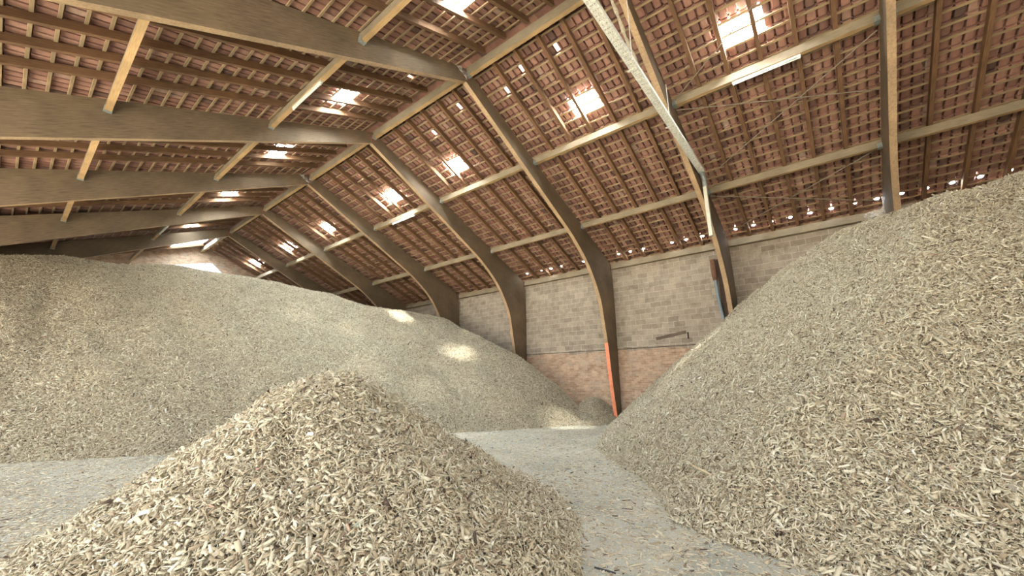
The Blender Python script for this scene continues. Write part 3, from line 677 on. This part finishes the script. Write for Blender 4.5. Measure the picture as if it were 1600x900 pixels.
# ------------------------------------------------------------------ chips
def normals(fn, x, y, e=.03):
    hx = (fn(x + e, y) - fn(x - e, y)) / (2 * e); hy = (fn(x, y + e) - fn(x, y - e)) / (2 * e)
    n = np.stack([-hx, -hy, np.ones_like(hx)], -1); return n / np.linalg.norm(n, axis=1, keepdims=True)
def chip_geo(pos, nrm, length, width, tilt=.48):
    """boxes without a bottom, tapering, lying roughly in the surface: 8 corners, 5 faces each"""
    n = len(pos)
    ref = rng.normal(size=(n, 3)); t = ref - (ref * nrm).sum(1, keepdims=True) * nrm; t /= np.linalg.norm(t, axis=1, keepdims=True)
    w = np.cross(nrm, t)
    a = rng.normal(0, tilt, n)[:, None]; t2 = t * np.cos(a) + nrm * np.sin(a); n2 = nrm * np.cos(a) - t * np.sin(a)
    c = rng.normal(0, tilt * 1.2, n)[:, None]; w2 = w * np.cos(c) + n2 * np.sin(c); n3 = n2 * np.cos(c) - w * np.sin(c)
    L = (length / 2)[:, None]; W = (width / 2)[:, None]; T = (width * rng.uniform(.12, .3, n) + .0012)[:, None]
    k1 = rng.uniform(.45, 1, n)[:, None]; k2 = rng.uniform(.45, 1, n)[:, None]; sk = rng.normal(0, .25, n)[:, None] * W
    base = pos
    P8 = []
    for up in (0, 1):
        o = base + n3 * (T * (up - .35))
        P8 += [o - t2 * L - w2 * W * k1, o + t2 * L - w2 * W * k2 + t2 * sk, o + t2 * L + w2 * W * k2 - t2 * sk, o - t2 * L + w2 * W * k1]
    V = np.stack(P8, 1).reshape(-1, 3)
    F = np.array([[4, 5, 6, 7], [0, 1, 5, 4], [1, 2, 6, 5], [2, 3, 7, 6], [3, 0, 4, 7]])
    F = (F[None] + (np.arange(n) * 8)[:, None, None]).reshape(-1, 4)
    return V, F
def big_mesh(name, parts, mats):
    """parts: (verts, quads, material index, tint per face)"""
    off = 0; Vs, Fs, Ms, Ts = [], [], [], []
    for V, F, mi, T in parts:
        Vs.append(V); Fs.append(F + off); Ms.append(np.full(len(F), mi, np.int32)); Ts.append(T); off += len(V)
    V = np.concatenate(Vs).astype(np.float32); F = np.concatenate(Fs).astype(np.int32); me = bpy.data.meshes.new(name)
    me.vertices.add(len(V)); me.vertices.foreach_set('co', V.ravel())
    me.loops.add(F.size); me.loops.foreach_set('vertex_index', F.ravel())
    me.polygons.add(len(F)); me.polygons.foreach_set('loop_start', np.arange(0, F.size, 4, dtype=np.int32))
    for m in mats: me.materials.append(m)
    me.polygons.foreach_set('material_index', np.concatenate(Ms))
    at = me.attributes.new('tint', 'FLOAT', 'FACE'); at.data.foreach_set('value', np.concatenate(Ts).astype(np.float32))
    me.update(calc_edges=True); me.validate()
    o = bpy.data.objects.new(name, me); C.objects.link(o); return o
def sizes(n, s=1.0):
    l = np.clip(rng.lognormal(math.log(.038), .48, n), .014, .16) * s; w = l * np.clip(rng.lognormal(math.log(.22), .40, n), .09, .8); return l, np.minimum(w, .034)
def tints(n): return np.clip(rng.beta(2.6, 2.0, n) * .92 + np.where(rng.random(n) < .05, -.45, 0) + np.where(rng.random(n) < .03, .25, 0), 0, 1)
def pile(name, fn, x0, x1, y0, y1, step, keep, dens, label):
    xs = np.arange(x0, x1 + step, step); ys = np.arange(y0, y1 + step, step); X, Y = np.meshgrid(xs, ys, indexing='ij')
    H = fn(X.ravel(), Y.ravel()).reshape(X.shape) - .02; nx, ny = X.shape
    V = np.stack([X, Y, np.maximum(H, -.06)], -1).reshape(-1, 3)
    idx = np.arange(nx * ny).reshape(nx, ny); q = np.stack([idx[:-1, :-1], idx[1:, :-1], idx[1:, 1:], idx[:-1, 1:]], -1).reshape(-1, 4)
    q = q[(H.ravel()[q] > -.03).any(1)]
    used = np.unique(q); mp = np.full(nx * ny, -1); mp[used] = np.arange(len(used)); V = V[used]; q = mp[q]
    # loose chips
    dmax = dens(np.array([2.0]))[0] * 1.45; n = int((x1 - x0) * (y1 - y0) * dmax)
    x = rng.uniform(x0, x1, n); y = rng.uniform(y0, y1, n); D = np.hypot(x, y)
    ok = keep(x, y, D) & (rng.random(n) < dens(D) / dmax * 1.2); x, y, D = x[ok], y[ok], D[ok]
    h = fn(x, y); ok = h > -.004; x, y, D, h = x[ok], y[ok], D[ok], h[ok]
    nr = normals(fn, x, y); l, w = sizes(len(x)); g = 1 + .08 * np.clip((D - 5) / 14, 0, 1); l *= g; w *= g
    pos = np.stack([x, y, np.maximum(h, .002)], -1) + nr * (rng.uniform(-.006, .045, len(x)))[:, None]
    cv, cf = chip_geo(pos, nr, l, w); T = np.repeat(tints(len(x)), 5)
    o = big_mesh(name, [(V, q, 0, np.full(len(q), .5)), (cv, cf, 1, T)], [M['pile'], M['chip']])
    tag(o, label, 'wood chips', 'heaps of wood chips', 'stuff'); print(name, 'chips', len(x)); return o
az = lambda x, y: np.degrees(np.arctan2(x, y))
pile('wood_chip_pile', front, -1.2, 6.6, 1.2, 8.8, .06, lambda x, y, D: D > 1.2, lambda D: 5200 * np.minimum(1, 4.5 / D) ** .8, 'small pointed heap of pale wood chips in the middle of the floor')
pile('wood_chip_pile', right, 4.0, 16.6, -5.5, 8.0, .1, lambda x, y, D: (az(x, y) < 116) & (D < 18.5) & (right(x, y) > -.01), lambda D: 4800 * np.minimum(1, 5.0 / D) ** 1.3, 'tall wood chip heap on the right, reaching the roof eaves')
pile('wood_chip_pile', back, -3.5, 16.6, 6.6, 26.5, .13, lambda x, y, D: (az(x, y) > -9) & (D < 23.6), lambda D: 5200 * np.minimum(1, 5.0 / D) ** 1.0, 'huge wood chip heap spread across the left and back of the barn')
# litter of chips over the concrete
n = 230000; x = rng.uniform(-1.5, 15.5, n); y = rng.uniform(.2, 14, n); D = np.hypot(x, y)
hb = np.maximum(np.maximum(front(x, y), right(x, y)), back(x, y))
nz = fbm(x * .9, y * .9, 41, 4) + .5
near = np.exp(np.minimum(hb, 0) / .38)
ok = (hb < .02) & (rng.random(n) < np.clip(near * 1.3 + np.clip(nz - .34, 0, 1) ** 1.8 * .9 + .02, 0, 1) * np.minimum(1, 7 / D))
x, y = x[ok], y[ok]; l, w = sizes(len(x), .95); nr = np.tile(np.array([0., 0, 1]), (len(x), 1))
pos = np.stack([x, y, np.full(len(x), .003)], -1); cv, cf = chip_geo(pos, nr, l, w, .10)
cv[:, 2] = np.maximum(cv[:, 2], .0005)
o = big_mesh('wood_chip_litter', [(cv, cf, 0, np.repeat(tints(len(x)), 5))], [M['chip']]); tag(o, 'loose wood chips scattered thinly over the grey concrete floor', 'wood chips', None, 'stuff'); print('litter', len(x))

# ------------------------------------------------------------------ bigger pieces one can point at
def on_surface(u, v, fn):
    d = RGT * ((u - 800) / FPX) - UPV * ((v - 450) / FPX) + FWD; t = np.arange(1.5, 26, .004)
    x, y, z = d.x * t, d.y * t, 1.5 + d.z * t; h = np.maximum(fn(x, y), 0); k = int(np.argmax(z < h)); return Vector((x[k], y[k], h[k]))
def scrap(name, a, c, w, t, fn, m, label, cat='wood scrap', lift=.012):
    p, q = on_surface(*a, fn), on_surface(*c, fn); mid = (p + q) / 2
    nr = Vector(normals(fn, np.array([mid.x]), np.array([mid.y]))[0]) if max(mid.z, 0) > .01 else Vector((0, 0, 1))
    e = (q - p) / 2; wv = nr.cross(e).normalized() * (w / 2); nv = e.cross(wv).normalized() * (t / 2)
    b = MB(); c0 = mid + nr * lift; k = [.82, 1.0, .9, .6]
    st = [(-1, .7), (-.45, 1.0), (.3, .92), (1, .6)]; ring = []
    for s_, ww in st:
        o = c0 + e * s_ + wv * (.18 * math.sin(s_ * 3)); ring.append([o - wv * ww - nv, o + wv * ww - nv, o + wv * ww * .85 + nv, o - wv * ww * .85 + nv])
    L = 0
    for i in range(3):
        for j in range(4):
            j2 = (j + 1) % 4; b.quad([ring[i][j], ring[i][j2], ring[i + 1][j2], ring[i + 1][j]], 0, [(L, j * w), (L, j * w + w), (L + .1, j * w + w), (L + .1, j * w)])
        L += .1
    b.quad(ring[0][::-1]); b.quad(ring[3])
    tag(obj(name, b, [m], loc=mid), label, cat)
scrap('wooden_stick', (1082, 729), (1116, 747), .035, .014, right, M['stick'], 'long pale split stick lying low on the right chip heap', lift=.03)
scrap('wood_offcut', (695, 801), (714, 817), .035, .012, front, M['tanwood'], 'tan brown offcut on the right flank of the small front heap', lift=.025)
scrap('wood_offcut', (551, 828), (567, 820), .04, .008, front, M['greenwood'], 'pale green painted splinter low on the small front heap', lift=.025)
scrap('wood_offcut', (1577, 765), (1598, 769), .07, .012, right, M['greywood'], 'flat grey offcut on the right heap at the picture edge', lift=.03)
scrap('white_scrap', (481, 681), (490, 683), .04, .01, front, M['whitescrap'], 'small white scrap high on the small front heap', 'scrap', lift=.03)
scrap('bark_piece', (1213, 838), (1222, 834), .04, .03, right, M['darkwood'], 'dark brown bark lump at the foot of the right heap', 'bark', lift=.02)
flat = lambda x, y: np.zeros_like(x)
scrap('rubber_strip', (890, 879), (907, 884), .03, .01, flat, M['black'], 'short black strip on the concrete right of the front heap', 'strip', lift=.006)
scrap('rubber_strip', (929, 888), (962, 897), .02, .01, flat, M['black'], 'longer black strip on concrete at the bottom of the picture', 'strip', lift=.006)

# ------------------------------------------------------------------ light
w = bpy.data.worlds.new('sky'); bpy.context.scene.world = w; w.use_nodes = True
w.node_tree.nodes['Background'].inputs[0].default_value = (*SKY_COL, 1); w.node_tree.nodes['Background'].inputs[1].default_value = SKY_S
sd = bpy.data.lights.new('sun', 'SUN'); sd.energy = SUN_E; sd.angle = math.radians(9); sd.color = (1, .96, .88)
so = bpy.data.objects.new('sun', sd); C.objects.link(so); so.rotation_euler = Vector(SUN_D).to_track_quat('-Z', 'Y').to_euler(); so.location = (0, 0, 30)

sc = bpy.context.scene
vs = sc.view_settings; vs.view_transform = 'Standard'; vs.look = 'None'; vs.exposure = EXPO; vs.gamma = 1; vs.use_curve_mapping = False
sc.cycles.max_bounces = 10; sc.cycles.diffuse_bounces = 6; sc.cycles.transparent_max_bounces = 12; sc.cycles.sample_clamp_indirect = 6
sc.cycles.use_denoising = True
for o in bpy.data.objects:
    if '_at' in o: del o['_at']
